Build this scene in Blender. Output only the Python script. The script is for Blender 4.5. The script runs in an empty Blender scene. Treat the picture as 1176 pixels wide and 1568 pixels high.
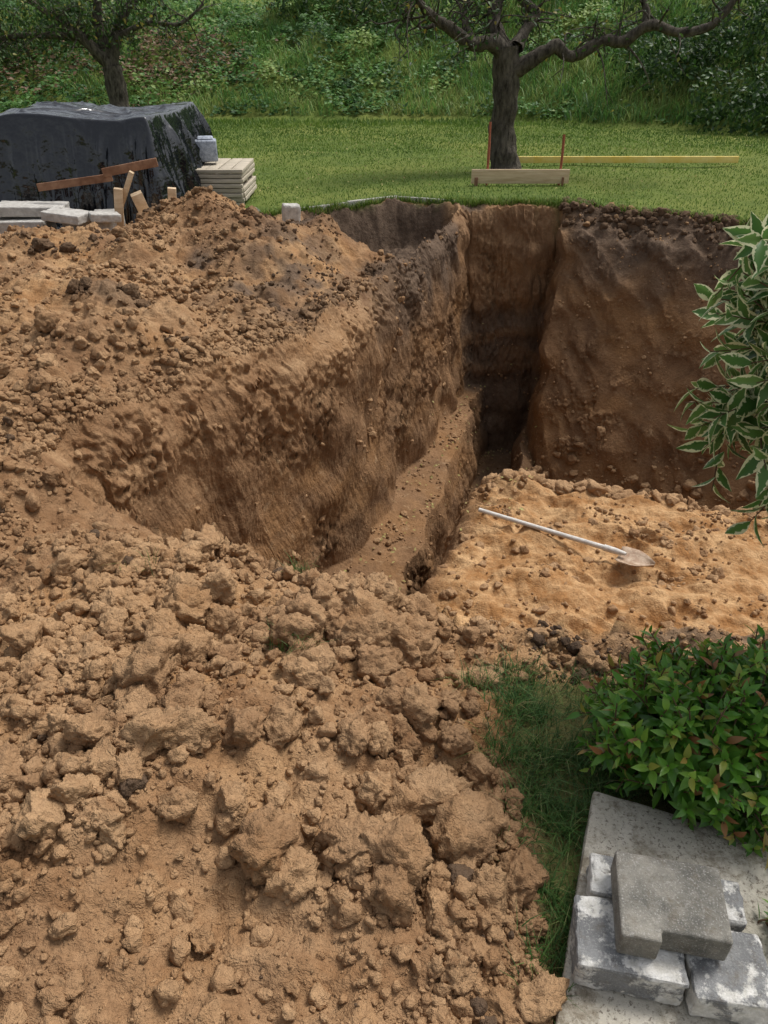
import bpy, math, numpy as np
from mathutils import Vector
rng=np.random.default_rng(7)
S=bpy.context.scene
# ---------------------------------------------------------------- noise
PERM=rng.permutation(4096); ANG=rng.random(4096)*2*np.pi
GX,GY=np.cos(ANG),np.sin(ANG)
G3=rng.normal(size=(4096,3)); G3/=np.linalg.norm(G3,axis=1)[:,None]
RV=rng.random(4096)
def h2(i,j,s=0): return PERM[(PERM[(i+s*131)&4095]+j)&4095]
def pn2(x,y,s=0):
    xi=np.floor(x).astype(int); yi=np.floor(y).astype(int); xf=x-xi; yf=y-yi
    u=xf*xf*xf*(xf*(xf*6-15)+10); v=yf*yf*yf*(yf*(yf*6-15)+10)
    def g(a,b):
        k=h2(xi+a,yi+b,s); return GX[k]*(xf-a)+GY[k]*(yf-b)
    n0=g(0,0)*(1-u)+g(1,0)*u; n1=g(0,1)*(1-u)+g(1,1)*u
    return (n0*(1-v)+n1*v)*1.5
def fbm(x,y,o=4,s=0,gain=.5):
    r=0;a=1;f=1
    for k in range(o):
        r=r+a*pn2(x*f+k*17.3,y*f-k*9.1,s+k);a*=gain;f*=2.03
    return r
def pn3(x,y,z,s=0):
    xi=np.floor(x).astype(int); yi=np.floor(y).astype(int); zi=np.floor(z).astype(int)
    xf=x-xi;yf=y-yi;zf=z-zi
    u=xf*xf*(3-2*xf);v=yf*yf*(3-2*yf);w=zf*zf*(3-2*zf)
    def g(a,b,c):
        k=PERM[(h2(xi+a,yi+b,s)+zi+c)&4095]; G=G3[k]
        return G[...,0]*(xf-a)+G[...,1]*(yf-b)+G[...,2]*(zf-c)
    def L(p,q,t): return p*(1-t)+q*t
    return L(L(L(g(0,0,0),g(1,0,0),u),L(g(0,1,0),g(1,1,0),u),v),L(L(g(0,0,1),g(1,0,1),u),L(g(0,1,1),g(1,1,1),u),v),w)*1.5
def lumps(x,y,cell,s,prob=.6,rmin=.25,rmax=.6):
    X=x/cell;Y=y/cell; xi=np.floor(X).astype(int); yi=np.floor(Y).astype(int)
    out=np.zeros_like(x)
    for a in(-1,0,1):
        for b in(-1,0,1):
            k=h2(xi+a,yi+b,s); cx=xi+a+RV[k]; cy=yi+b+RV[(k*7+3)&4095]
            r=rmin+(rmax-rmin)*RV[(k*13+5)&4095]; on=RV[(k*29+11)&4095]<prob
            d2=(X-cx)**2+(Y-cy)**2
            out=np.maximum(out,np.where(on,np.sqrt(np.maximum(r*r-d2,0)),0))
    return out*cell
def ss(a,b,x):
    t=np.clip((x-a)/(b-a),0,1); return t*t*(3-2*t)
def pdist(x,y,pl):
    d=np.full(x.shape,1e9)
    for (ax,ay),(bx,by) in zip(pl[:-1],pl[1:]):
        dx,dy=bx-ax,by-ay; t=np.clip(((x-ax)*dx+(y-ay)*dy)/(dx*dx+dy*dy),0,1)
        d=np.minimum(d,np.hypot(x-ax-t*dx,y-ay-t*dy))
    return d
def inside(x,y,P):
    r=np.zeros(x.shape,bool)
    for (ax,ay),(bx,by) in zip(P,P[1:]+P[:1]):
        c=((ay>y)!=(by>y)); xx=(bx-ax)*(y-ay)/((by-ay) if by!=ay else 1e-9)+ax
        r^=c&(x<xx)
    return r
# ---------------------------------------------------------------- terrain
LW=[(.90,9.98),(.16,7.5),(-.58,5.2),(-1.04,4.4),(-1.40,3.75),(-1.62,3.35),(-1.64,2.98)]
NW=[(-1.64,2.98),(-1.12,2.74),(-.8,2.60),(-.35,2.34),(-.12,2.2),(.075,2.1),(.64,2.0),(1.5,1.97),(3.0,2.1),(5.5,2.6)]
RW=[(5.5,2.6),(6.2,5),(5.8,7.45)]
BW=[(2.28,10.15),(.90,9.98)]
RIM=LW+NW[1:]+RW[1:]+[(4.0,8.9),(3.0,9.6),(2.34,10.05)]+BW[:1]
KB=[(-1.15,9.55),(.2,10.38),(.95,10.1)]
Q=KB+[(.93,9.98),(.21,7.5),(-.1,7.3),(-.8,8.3)]
YEX=[-8,-2.6,-1.2,.2,.9,2.3,3,4,5.8,7,9]; YEY=[8.4,8.8,9.5,10.42,10.16,10.2,9.7,9.0,7.7,5,2.5]
def hill(x,y):
    y0=21.6-.38*np.maximum(x-.5,0)*ss(0,6,x)
    d=np.maximum(y-y0,0)
    cap=3.1+5.0*ss(-3.5,1,x)+2.6*ss(-6,-10,x)
    h=.60*(np.sqrt(d*d+.36)-.6)
    return cap*(1-np.exp(-(h/cap)**1.15*1.25))
def terrain(x0,y0,full=False):
    near=ss(12,10.3,y0)*ss(-9,-7,x0)*ss(9,7.5,x0)
    w1=fbm(x0*1.3,y0*1.3,3,3,.4)*.065
    w2=fbm(x0*1.3+40,y0*1.3,3,6,.4)*.065
    x=x0+w1*near; y=y0+w2*near
    dL=pdist(x,y,LW); ins=inside(x,y,RIM); dall=pdist(x,y,RIM+RIM[:1])
    m=ss(.42,.02,x+.06*pn2(y0*4,x0*2,9))*ss(3.2,2.2,y)*ss(-3.6,-2.6,x)
    h=m*(.06+.20*np.exp(-((x+.75)/.85)**2-((y-1.25)/.62)**2))
    left=ss(-.35,-1.35,x-(y-5.5)*.27)*ss(-6.5,-4.5,x)
    hl=left*((.17+.09*ss(-3.2,-2.2,x))*ss(8.3,7.3,y)*ss(1.0,2.6,y)+.27*np.exp(-((y-(7.35+.22*(x+1.7)))/.7)**2)*(.12+.98*np.exp(-((x+1.72)/.55)**2)))
    hl+= left*.10*ss(8.2,7.3,y)*ss(1.2,3,y)*fbm(x*1.1,y*1.1,2,21)*1.8
    h=np.maximum(h,hl)+np.minimum(h,hl)*.3
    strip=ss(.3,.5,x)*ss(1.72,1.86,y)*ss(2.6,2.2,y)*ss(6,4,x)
    h=h+strip*.05
    ye=np.interp(x,YEX,YEY)
    grass=ss(-.08,.12,y-ye+.10*pn2(x*5,y*5,30))
    gn=ss(.34,.46,x+.05*pn2(y*7,x*5,31))*ss(1.78,1.66,y+.05*pn2(x*8,y*8,32))
    gnear=gn*ss(-.4,0,y0)
    grass=np.maximum(grass,gn)
    grass=np.maximum(grass,ss(-6.8,-7.6,x)); grass=np.maximum(grass,ss(7,8,x)); grass=np.maximum(grass,ss(-.5,-1.5,y))
    rough=1-grass
    q=inside(x,y,Q); dk=pdist(x,y,KB); dq=pdist(x,y,[(-1.15,9.55),(-.8,8.3),(-.1,7.3)])
    h=h-np.where(q,.55*ss(0,.3,dk)*ss(0,.7,dq),0)
    surf=h+hill(x0,y0)
    s=(x-.06)*.9724-(y-4.3)*.2334
    bench=-1.85-.06*(y-4.3)-.12*ss(-.8,0,s)
    fl=np.maximum(np.maximum(bench-9*np.maximum(s,0),-3.3+.0*x), -3.3-6*np.maximum(.66-s,0)+.05*np.maximum(s-.6,0)+.6*ss(1.6,.5,s)*ss(6.4,8.5,y))
    a=(x-.215)*.9394-(y-3.64)*.3429; b=(x-.85)*-.266+(y-5.38)*-.964
    led=-1.2-6*np.maximum(-a,0)-3.5*np.maximum(-b,0)-.12*np.exp(-np.maximum(np.minimum(a,b),0)/.12)
    isled=(np.minimum(a,b)>-.05)&ins
    fl=np.maximum(fl,led)
    b2=(x-2.3)*-.564+(y-10.1)*-.826; c2=(x-2.34)*.974-(y-10.1)*.2256
    prof=np.where(b2<.35,.65*b2,.2275+1.95*(b2-.35))
    blk=surf-np.maximum(prof,0)-8*np.maximum(-c2,0)
    onblk=(blk>fl)&(b2>.15)&ins
    z=np.maximum(fl,blk)
    dB=pdist(x,y,BW)
    z=np.maximum(z,surf-9*dB-.02)
    sp=.03*np.log1p(np.exp(np.clip((dL-.13)/.03,-30,30)))
    wl=surf-(1.0*dL+8.5*sp)
    deb=bench+.14*ss(.4,.1,dL); floor=np.maximum(fl,np.where(s<0,deb,-9)); z=np.maximum(z,floor); z=np.maximum(z,wl)
    z=np.maximum(z,surf-4.5*pdist(x,y,NW)); z=np.maximum(z,surf-3*pdist(x,y,RW))
    onwall=ins&(z>floor+.06)&(~onblk)
    z=np.where(ins,z,surf-.05*np.exp(-dall/.1)*rough)
    n=fbm(x0*2.0,y0*2.0,3,40)*.065+np.abs(fbm(x0*8,y0*8,3,44))*.035+fbm(x0*28,y0*28,4,47,.6)*.008
    l1=lumps(x0+w1,y0+w2,.34,51,.4,.15,.40)*.30; l2=lumps(x0,y0,.13,52,.5)*.30; l3=lumps(x0,y0,.052,53,.6)*.4
    dens=ss(-.35,.35,fbm(x0*1.3,y0*1.3,2,60))
    rr=rough*np.where(ins,np.where(onblk,.12,np.where(onwall,.05+.9*ss(.10,0,dall),.33)),1.0)
    z=z+rr*(n+(l1+l2)*(.35+.65*dens)*np.where(ins,.5,1)+l3*(.4+.6*dens))
    u=x0*.75+y0*.66; tm=np.abs(np.sin(u*19+2.2*pn2(x0*1.5,y0*1.5,61)))*ss(-.1,.25,pn2(x0*1.6+5,y0*2.2,62))
    z=z+np.where(isled,-.04*tm+.06*fbm(x0*2.2,y0*3.5,4,63),0)
    u=x0*.80+z*.55; tm=np.abs(np.sin(u*13+1.2*pn2(x0,z,64)))*ss(-.15,.15,pn2(x0*1.1+8,y0*.7,65))
    z=z+np.where(onblk,-.06*tm+.08*fbm(x0*1.3,y0*.9,3,66)+.05*np.maximum(fbm(x0*5,y0*5,4,67,.6),0)*(.25+ss(.9,.3,b2)+ss(1.3,1.9,b2)),0)
    lawnbump=grass*(fbm(x0*.5,y0*.5,3,70)*.03)*ss(8,12,np.abs(y0)+np.abs(x0)*.2)
    z=z+lawnbump+ss(.6,1.6,hill(x0,y0))*fbm(x0*.7,y0*.7,4,72)*.22
    if not full: return z
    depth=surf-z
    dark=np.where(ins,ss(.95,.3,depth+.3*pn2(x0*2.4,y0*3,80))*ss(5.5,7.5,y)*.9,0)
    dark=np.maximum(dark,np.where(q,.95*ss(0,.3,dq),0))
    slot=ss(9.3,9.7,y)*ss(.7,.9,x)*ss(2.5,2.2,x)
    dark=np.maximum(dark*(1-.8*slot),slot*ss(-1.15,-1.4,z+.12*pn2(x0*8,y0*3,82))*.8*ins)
    hd=ss(.15,.5,fbm(x0*1.1+3,y0*1.1,3,83))*ss(-2.6,-1.6,x)*ss(4.4,5.6,y)
    hd=np.maximum(hd,np.exp(-((x+.75)/.55)**2-((y-6.3)/1.2)**2)*ss(-.5,.3,fbm(x0*3,y0*3,3,87)))
    dark=np.maximum(dark,.9*hd*(1-grass)*np.where(ins,.15,1))
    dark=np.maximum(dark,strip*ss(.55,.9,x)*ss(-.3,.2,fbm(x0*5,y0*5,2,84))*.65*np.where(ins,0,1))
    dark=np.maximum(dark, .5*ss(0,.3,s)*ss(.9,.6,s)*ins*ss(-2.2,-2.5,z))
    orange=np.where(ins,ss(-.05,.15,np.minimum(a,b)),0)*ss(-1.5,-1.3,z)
    orange=np.maximum(orange,.55*ss(.0,.6,fbm(x0*.9+7,y0*.9,3,86))*rough*np.where(ins,.2,1))
    dark=np.maximum(dark,gnear*.8); grass=grass*(1-gnear*.45)
    return z,dark,grass,orange,ins
def axis(segs):
    o=[]
    for a,b,st in segs: o.append(np.arange(a,b,st))
    return np.concatenate(o+[[segs[-1][1]]])
def geo(a,b,s0,g):
    o=[a];s=s0
    while o[-1]<b: s*=g;o.append(o[-1]+s)
    return np.array(o)
xs=np.concatenate([-geo(6.5,150,.06,1.07)[::-1],axis([(-6.4,-4.2,.045),(-4.2,-2.2,.022),(-2.2,2.6,.0125),(2.6,4.6,.02),(4.6,6.9,.05)]),geo(7,150,.06,1.07)])
ys=np.concatenate([-geo(.5,60,.06,1.12)[::-1],axis([(-.4,.5,.05),(.5,5.5,.0125),(5.5,10.5,.016),(10.5,12,.04),(12,28,.1)]),geo(28.1,200,.12,1.08)])
X,Y=np.meshgrid(xs,ys); sh=X.shape
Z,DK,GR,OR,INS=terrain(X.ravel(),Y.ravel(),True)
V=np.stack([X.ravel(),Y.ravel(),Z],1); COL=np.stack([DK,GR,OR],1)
sel=INS&(V[:,2]<-.1); p=V[sel]
V[sel,0]+=pn3(p[:,0]*2.6,p[:,1]*2.6,p[:,2]*2.6,1)*.08
V[sel,1]+=pn3(p[:,0]*2.6+30,p[:,1]*2.6,p[:,2]*2.6,3)*.08
ny,nx=sh
I=(np.arange(ny-1)[:,None]*nx+np.arange(nx-1)[None,:]).ravel()
F=np.stack([I,I+1,I+nx+1,I+nx],1)
# finer mesh on the steep cut faces, displaced along their normals
nn=np.cross(V[F[:,2]]-V[F[:,0]],V[F[:,3]]-V[F[:,1]]); ln=np.linalg.norm(nn,axis=1)
steep=(ln>2.0*np.abs(nn[:,2]))&INS[F].any(1)&(V[F[:,0],1]<10.6)&(V[F[:,0],1]>2.7)
Wt=np.ones(len(V)); Wt[F[~steep].ravel()]=0; Wg=Wt.reshape(sh)
for _ in range(3):
    av=Wg.copy(); av[1:-1,1:-1]=(Wg[:-2,1:-1]+Wg[2:,1:-1]+Wg[1:-1,:-2]+Wg[1:-1,2:])/4; Wg=Wg*(.35+.65*av)
Wt=Wg.ravel()
G=V.reshape(ny,nx,3); gx=np.gradient(G,axis=1); gy=np.gradient(G,axis=0); NG=np.cross(gx,gy)
for _ in range(4): NG[1:-1,1:-1]=(NG[1:-1,1:-1]+NG[:-2,1:-1]+NG[2:,1:-1]+NG[1:-1,:-2]+NG[1:-1,2:])/5
NG/=np.maximum(np.linalg.norm(NG,axis=2,keepdims=True),1e-9); NG=NG.reshape(-1,3)
K=4; FS=F[steep]; tt=np.linspace(0,1,K+1); sN,tN=np.meshgrid(tt,tt); sN=sN.ravel();tN=tN.ravel()
wb=np.stack([(1-sN)*(1-tN),sN*(1-tN),sN*tN,(1-sN)*tN],1)
def bil(A): return np.einsum('kc,nc...->nk...',wb,A[FS]).reshape((-1,)+A.shape[1:])
V2,N2,C2,W2=bil(V),bil(NG),bil(COL),bil(Wt)
kI=(np.arange(K)[:,None]*(K+1)+np.arange(K)[None]).ravel(); kf=np.stack([kI,kI+1,kI+K+2,kI+K+1],1)
F2=(kf[None]+(np.arange(len(FS))*(K+1)**2)[:,None,None]).reshape(-1,4)
VA=np.concatenate([V,V2]); NA=np.concatenate([NG,N2]); CA=np.concatenate([COL,C2]); WA=np.concatenate([Wt,W2]); FA=np.concatenate([F[~steep],F2+len(V)])
qk=np.round(VA*20000).astype(np.int64)+40000000; key=(qk[:,0]*1000003+qk[:,1])*1000033+qk[:,2]
_,ui,inv=np.unique(key,return_index=True,return_inverse=True); inv=inv.ravel()
VA,NA,CA,WA=VA[ui],NA[ui],CA[ui],WA[ui]; FA=inv[FA]
s=WA>0; p=VA[s]; x,y,z=p.T
rgh=ss(-.1,.25,pn3(x*1.1,y*1.1,z*1.3,8)+.40*ss(-.8,-.15,z)-.04)   # crumbly versus bucket-scraped areas
d=.045*pn3(x*3.2,y*3.2,z*3.2,1)+.035*pn3(x*7,y*7,z*6,2)*(.35+.65*rgh)
d+=rgh*(.045*np.abs(pn3(x*12,y*12,z*12,3))+.026*pn3(x*26,y*26,z*26,4))+.008*pn3(x*55,y*55,z*55,5)
d+=(1-rgh)*(.030*np.abs(pn3(x*8+z*2,y*8,z*.8,6))+.010*pn3(x*22,y*22,z*14,7))
slotm=ss(9.4,9.6,y)*ss(.8,1,x)*ss(2.4,2.2,x)
st_=np.sin(z*13+3.5*pn3(x*1.8,y,z*2.5,9)); d-=slotm*ss(-1.1,-1.3,z)*.014*st_
d+=slotm*ss(-1.25,-1.1,z)*.05*np.abs(pn3(x*9,y*9,z*3,11))
VA[s]+=NA[s]*(d*WA[s])[:,None]
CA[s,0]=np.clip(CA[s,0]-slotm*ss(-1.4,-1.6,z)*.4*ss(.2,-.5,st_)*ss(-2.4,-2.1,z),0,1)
STEEPV=V[FS[:,0]]
def mesh_np(name,V,F,mat,col=None,smooth=False,parent=None):
    me=bpy.data.meshes.new(name); V=np.asarray(V,np.float32)
    if not isinstance(F,list): F=[F]
    tot=sum(f.size for f in F); npol=sum(len(f) for f in F)
    me.vertices.add(len(V)); me.vertices.foreach_set('co',V.ravel())
    me.loops.add(tot); me.loops.foreach_set('vertex_index',np.concatenate([f.ravel() for f in F]).astype(np.int32))
    me.polygons.add(npol)
    sz=np.concatenate([np.full(len(f),f.shape[1]) for f in F]); st=np.concatenate([[0],np.cumsum(sz)[:-1]])
    me.polygons.foreach_set('loop_start',st.astype(np.int32))
    if smooth: me.polygons.foreach_set('use_smooth',np.ones(npol,bool))
    if col is not None:
        c=np.ones((len(V),4),np.float32); c[:,:col.shape[1]]=col
        at=me.color_attributes.new('M','FLOAT_COLOR','POINT'); at.data.foreach_set('color',c.ravel())
    me.update(calc_edges=True); me.validate()
    me.materials.append(mat)
    o=bpy.data.objects.new(name,me); S.collection.objects.link(o)
    if parent: o.parent=parent
    return o
# ---------------------------------------------------------------- materials
class NT:
    def __init__(s,name,rough=.9,spec=.3):
        s.m=bpy.data.materials.new(name); s.m.use_nodes=True; s.t=s.m.node_tree; s.b=s.t.nodes['Principled BSDF']
        s.b.inputs['Roughness'].default_value=rough; s.b.inputs['Specular IOR Level'].default_value=spec
        s.geo=s.t.nodes.new('ShaderNodeNewGeometry')
    def put(s,sock,v):
        if isinstance(v,bpy.types.NodeSocket): s.t.links.new(v,sock)
        elif isinstance(v,(tuple,list)): sock.default_value=tuple(v)+((1,) if len(v)==3 and sock.type=='RGBA' else ())
        else: sock.default_value=v
    def noise(s,scale,detail=4,rough=.6,vec=None,sc=None):
        n=s.t.nodes.new('ShaderNodeTexNoise'); n.inputs['Scale'].default_value=scale; n.inputs['Detail'].default_value=detail; n.inputs['Roughness'].default_value=rough
        v=vec or s.geo.outputs['Position']
        if sc:
            mp=s.t.nodes.new('ShaderNodeMapping'); mp.inputs['Scale'].default_value=sc; s.t.links.new(v,mp.inputs[0]); v=mp.outputs[0]
        s.t.links.new(v,n.inputs['Vector']); return n.outputs['Fac']
    def mix(s,f,a,b,mode='MIX'):
        n=s.t.nodes.new('ShaderNodeMix'); n.data_type='RGBA'; n.blend_type=mode
        s.put(n.inputs[0],f); s.put(n.inputs[6],a); s.put(n.inputs[7],b); return n.outputs[2]
    def rng(s,v,a,b,c=0,d=1):
        n=s.t.nodes.new('ShaderNodeMapRange'); s.put(n.inputs[0],v)
        for i,k in enumerate((a,b,c,d)): n.inputs[i+1].default_value=k
        return n.outputs[0]
    def math(s,op,a,b=0):
        n=s.t.nodes.new('ShaderNodeMath'); n.operation=op; s.put(n.inputs[0],a); s.put(n.inputs[1],b); return n.outputs[0]
    def attr(s):
        n=s.t.nodes.new('ShaderNodeAttribute'); n.attribute_name='M'
        q=s.t.nodes.new('ShaderNodeSeparateColor'); s.t.links.new(n.outputs['Color'],q.inputs[0]); return q.outputs
    def bump(s,h,st,dist,prev=None):
        n=s.t.nodes.new('ShaderNodeBump'); n.inputs['Strength'].default_value=st; n.inputs['Distance'].default_value=dist
        s.t.links.new(h,n.inputs['Height'])
        if prev: s.t.links.new(prev,n.inputs['Normal'])
        return n.outputs[0]
    def done(s,col,nrm=None):
        s.put(s.b.inputs['Base Color'],col)
        if nrm: s.t.links.new(nrm,s.b.inputs['Normal'])
        return s.m
def soil(name,usemask=True):
    n=NT(name,.95,.12)
    big=n.rng(n.noise(1.3,3),.35,.65); mid=n.rng(n.noise(7,5,.65),.35,.68); fine=n.noise(60,4,.7)
    c=n.mix(big,(.205,.105,.050),(.335,.188,.088)); c=n.mix(mid,c,(.49,.312,.170))
    c=n.mix(n.rng(n.noise(.9,4,.65),.48,.60,0,.6),c,(.19,.098,.048))
    if usemask:
        A=n.attr()
        og=n.mix(n.rng(n.noise(5,5,.7),.4,.62),(.36,.178,.066),(.62,.39,.195))
        c=n.mix(A[2],c,og)
        sep=n.t.nodes.new('ShaderNodeSeparateXYZ'); n.t.links.new(n.geo.outputs['Position'],sep.inputs[0])
        dp=n.rng(sep.outputs[2],-.12,-.6,0,1); wet=n.math('MULTIPLY',dp,n.math('SUBTRACT',1.0,A[2]))
        st=n.rng(n.noise(3,6,.7,sc=(1,1,.8)),.35,.65)
        wc=n.mix(st,(.150,.082,.042),(.33,.192,.098)); wc=n.mix(n.rng(n.noise(1.1,4,.6,sc=(1,1,2.2)),.45,.6),wc,(.27,.145,.064))
        wc=n.mix(n.rng(n.noise(11,4,.7),.58,.68,0,.6),wc,(.43,.29,.165))
        c=n.mix(wet,c,wc)
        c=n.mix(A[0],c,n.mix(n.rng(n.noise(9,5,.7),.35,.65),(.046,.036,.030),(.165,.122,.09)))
        gg=n.mix(n.rng(n.noise(3,6,.7),.35,.65),(.06,.12,.018),(.125,.195,.035))
        gg=n.mix(n.rng(n.noise(.35,3),.45,.65),gg,(.17,.215,.045))
        c=n.mix(A[1],c,gg)
    else:
        A=n.attr()
        c=n.mix(n.rng(A[0],0,1,0,.6),c,(.50,.318,.172)); c=n.mix(A[1],c,(.075,.053,.038))
    c=n.mix(n.rng(fine,.3,.7,.45,0),c,(.125,.070,.036))
    b=n.bump(n.noise(26,4,.7),.8,.03); b=n.bump(n.noise(110,3,.7),.6,.008,b)
    return n.done(c,b)
M_soil=soil('soil'); M_clod=soil('clod_soil',False)
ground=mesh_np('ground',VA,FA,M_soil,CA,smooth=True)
def leafmat(name,stops,rough=.5,spec=.4,trans=.25,edge=None):
    n=NT(name,rough,spec); A=n.attr()
    r=n.t.nodes.new('ShaderNodeValToRGB'); e=r.color_ramp.elements
    while len(e)<len(stops): e.new(.5)
    for el,(p,c) in zip(e,stops): el.position=p; el.color=(*c,1)
    n.t.links.new(A[1],r.inputs[0]); c=r.outputs[0]
    if edge:
        k=n.math('ADD',A[0],n.rng(n.noise(60,2),.3,.7,-.3,.3)); c=n.mix(n.rng(k,.62,.72),c,edge)
    n.done(c)
    tr=n.t.nodes.new('ShaderNodeBsdfTranslucent'); n.t.links.new(c,tr.inputs[0])
    ms=n.t.nodes.new('ShaderNodeMixShader'); ms.inputs[0].default_value=trans
    out=n.t.nodes['Material Output']; n.t.links.new(n.b.outputs[0],ms.inputs[1]); n.t.links.new(tr.outputs[0],ms.inputs[2]); n.t.links.new(ms.outputs[0],out.inputs[0])
    return n.m
def simple(name,c1,c2,scale=8,rough=.8,spec=.3,bs=.4,bd=.01,sc=None):
    n=NT(name,rough,spec); f=n.rng(n.noise(scale,6,.65,sc=sc),.35,.65)
    return n.done(n.mix(f,c1,c2),n.bump(n.noise(scale*4,5,.7,sc=sc),bs,bd))
# ---------------------------------------------------------------- clods
def ico(sub):
    import bmesh
    b=bmesh.new(); bmesh.ops.create_icosphere(b,subdivisions=sub,radius=1)
    v=np.array([q.co[:] for q in b.verts]); f=np.array([[q.index for q in p.verts] for p in b.faces]); b.free(); return v,f
def clod_variants(sub,n,seed):
    v,f=ico(sub); o=[]
    for k in range(n):
        q=v.copy(); s=seed+k*3.7
        for j in range(7):
            nn=rng.normal(size=3); nn/=np.linalg.norm(nn); d=q@nn; lim=rng.uniform(.5,.88)
            q=q-np.outer(np.maximum(d-lim,0)*.90,nn)
        r=1+.35*pn3(v[:,0]*1.4+s,v[:,1]*1.4,v[:,2]*1.4,1)
        if sub>1: r+=.34*np.abs(pn3(v[:,0]*3.0+s,v[:,1]*3.0,v[:,2]*3.0,2))-.05
        if sub>2: r+=.20*pn3(v[:,0]*6+s,v[:,1]*6,v[:,2]*6,3)
        if sub>3: r+=.14*pn3(v[:,0]*12+s,v[:,1]*12,v[:,2]*12,4)
        q=q*r[:,None]*rng.uniform(.75,1.15,3); o.append(q)
    return o,f
def rotm(n):
    q=rng.normal(size=(n,4)); q/=np.linalg.norm(q,axis=1)[:,None]; w,x,y,z=q.T
    return np.stack([np.stack([1-2*(y*y+z*z),2*(x*y-z*w),2*(x*z+y*w)],1),np.stack([2*(x*y+z*w),1-2*(x*x+z*z),2*(y*z-x*w)],1),np.stack([2*(x*z-y*w),2*(y*z+x*w),1-2*(x*x+y*y)],1)],1)
CV=[];CF=[];CC=[];off=0
def scatter_clods(px,py,r,sub,nv,sink=.0,dark=None,pz=None):
    global off
    if pz is None: pz=terrain(px,py)+r*(.40-sink)
    var,f=clod_variants(sub,nv,rng.uniform(0,50)); R=rotm(len(px)); vi=rng.integers(0,nv,len(px))
    dk=np.zeros(len(px)) if dark is None else dark
    for k in range(nv):
        s=np.where(vi==k)[0]
        if len(s)==0: continue
        v=np.einsum('nij,vj->nvi',R[s],var[k])*r[s][:,None,None]; v[:,:,2]*=.9
        v+=np.stack([px[s],py[s],pz[s]],1)[:,None,:]
        m=len(var[k]); CV.append(v.reshape(-1,3).astype(np.float32))
        CF.append((f[None]+(np.arange(len(s))*m)[:,None,None]).reshape(-1,3)+off); off+=len(s)*m
        c=np.zeros((len(s),m,3),np.float32); c[:,:,0]=rng.random(len(s))[:,None]; c[:,:,1]=dk[s][:,None]
        CC.append(c.reshape(-1,3))
def cand(n,x0,x1,y0,y1,keep,pit=False):
    x=rng.uniform(x0,x1,n); y=rng.uniform(y0,y1,n)
    k=keep(x,y)&(rng.random(n)<.18+.82*ss(-.25,.3,fbm(x*1.7,y*1.7,2,90)))
    i=inside(x,y,RIM); k&=(i if pit else ~i)
    return x[k],y[k]
mound=lambda x,y:(x<.36+.06*pn2(y*4,x,9))|(y>1.75)
def darkf(x,y):
    d=ss(.1,.5,fbm(x*1.1+3,y*1.1,3,83))*ss(4,5.5,y)*.8; d=np.maximum(d,(x>.5)*(y>1.7)*(rng.random(len(x))<.35))
    d=np.maximum(d,np.exp(-((x+.75)/.55)**2-((y-6.3)/1.2)**2)*(rng.random(len(x))<.8))
    return np.maximum(d,(rng.random(len(x))<.015)*.9)
def R_(n,a,b,p): return a+(b-a)*rng.random(n)**p
for (n,x0,x1,y0,y1,a,b,p,sub,nv) in [
    (380,-1.6,.4,.45,2.5,.028,.070,2.0,4,14),(190,-.75,.33,1.0,2.3,.032,.085,1.5,4,12),(260,-4.5,-1.2,1.5,7.8,.035,.085,2,4,10),
    (4200,-1.7,.4,.45,2.5,.012,.032,1.4,3,14),(3600,-4.5,-.8,1.6,8,.016,.042,1.8,3,12),
    (1100,-1.2,1.6,1.72,2.3,.010,.036,1.8,3,8),
    (17000,-1.7,.42,.4,2.6,.004,.013,1.6,2,10),(12000,-4.5,-.4,2.2,8,.008,.018,1.5,2,8),(3000,.3,1.6,1.7,2.1,.004,.012,1.6,2,8),
    (22000,-1.5,.42,.4,2.0,.002,.005,1.3,1,8)]:
    x,y=cand(n,x0,x1,y0,y1,mound); scatter_clods(x,y,R_(len(x),a,b,p),sub,nv,dark=darkf(x,y))
# crumbs along the edge of the long cut
t=rng.random(1500)*(len(LW)-1); i=t.astype(int); A_=np.array(LW); p=A_[i]+(A_[i+1]-A_[i])*(t-i)[:,None]; x=p[:,0]-np.abs(rng.normal(0,.09,1500)); y=p[:,1]+rng.normal(0,.05,1500)
k=~inside(x,y,RIM); x,y=x[k],y[k]; scatter_clods(x,y,R_(len(x),.008,.035,2),3,10,dark=darkf(x,y))
x,y=cand(9000,-1.4,5,2.2,9.9,lambda x,y:x>-2,True); scatter_clods(x,y,R_(len(x),.008,.024,2.2),1,8)
x,y=cand(1000,.2,3.4,3.0,5.4,lambda x,y:x>-2,True); scatter_clods(x,y,R_(len(x),.012,.045,2.6),3,10,sink=.45)
x,y=cand(500,-.7,1.2,4.0,9.5,lambda x,y:((x-.06)*.9724-(y-4.3)*.2334<-.05)&(pdist(x,y,LW)<.6),True); scatter_clods(x,y,R_(len(x),.015,.05,2),3,10,sink=.2)
i=rng.integers(0,len(STEEPV),900); p=STEEPV[i]; scatter_clods(p[:,0],p[:,1],R_(900,.008,.030,2.2),3,10,pz=p[:,2])
t=rng.random(360); x=.85+t*2.6+rng.normal(0,.05,360); y=5.3-.27*t*2.2+rng.normal(0,.07,360); scatter_clods(x,y,R_(360,.02,.08,2),3,10,sink=.25)
t=rng.random(600); x=2.3+t*3; y=10.15-t*2.1+rng.normal(0,.16,600); scatter_clods(x,y,R_(600,.015,.065,2),3,8,dark=.85*(rng.random(600)<.95))
t=rng.random(500); x=1.9+t*3; y=8.2-t*2.0+rng.normal(0,.2,500); scatter_clods(x,y,R_(500,.015,.08,2.4),3,8,sink=.2)
mesh_np('soil_clods',np.concatenate(CV),np.concatenate(CF),M_clod,np.concatenate(CC))
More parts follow.
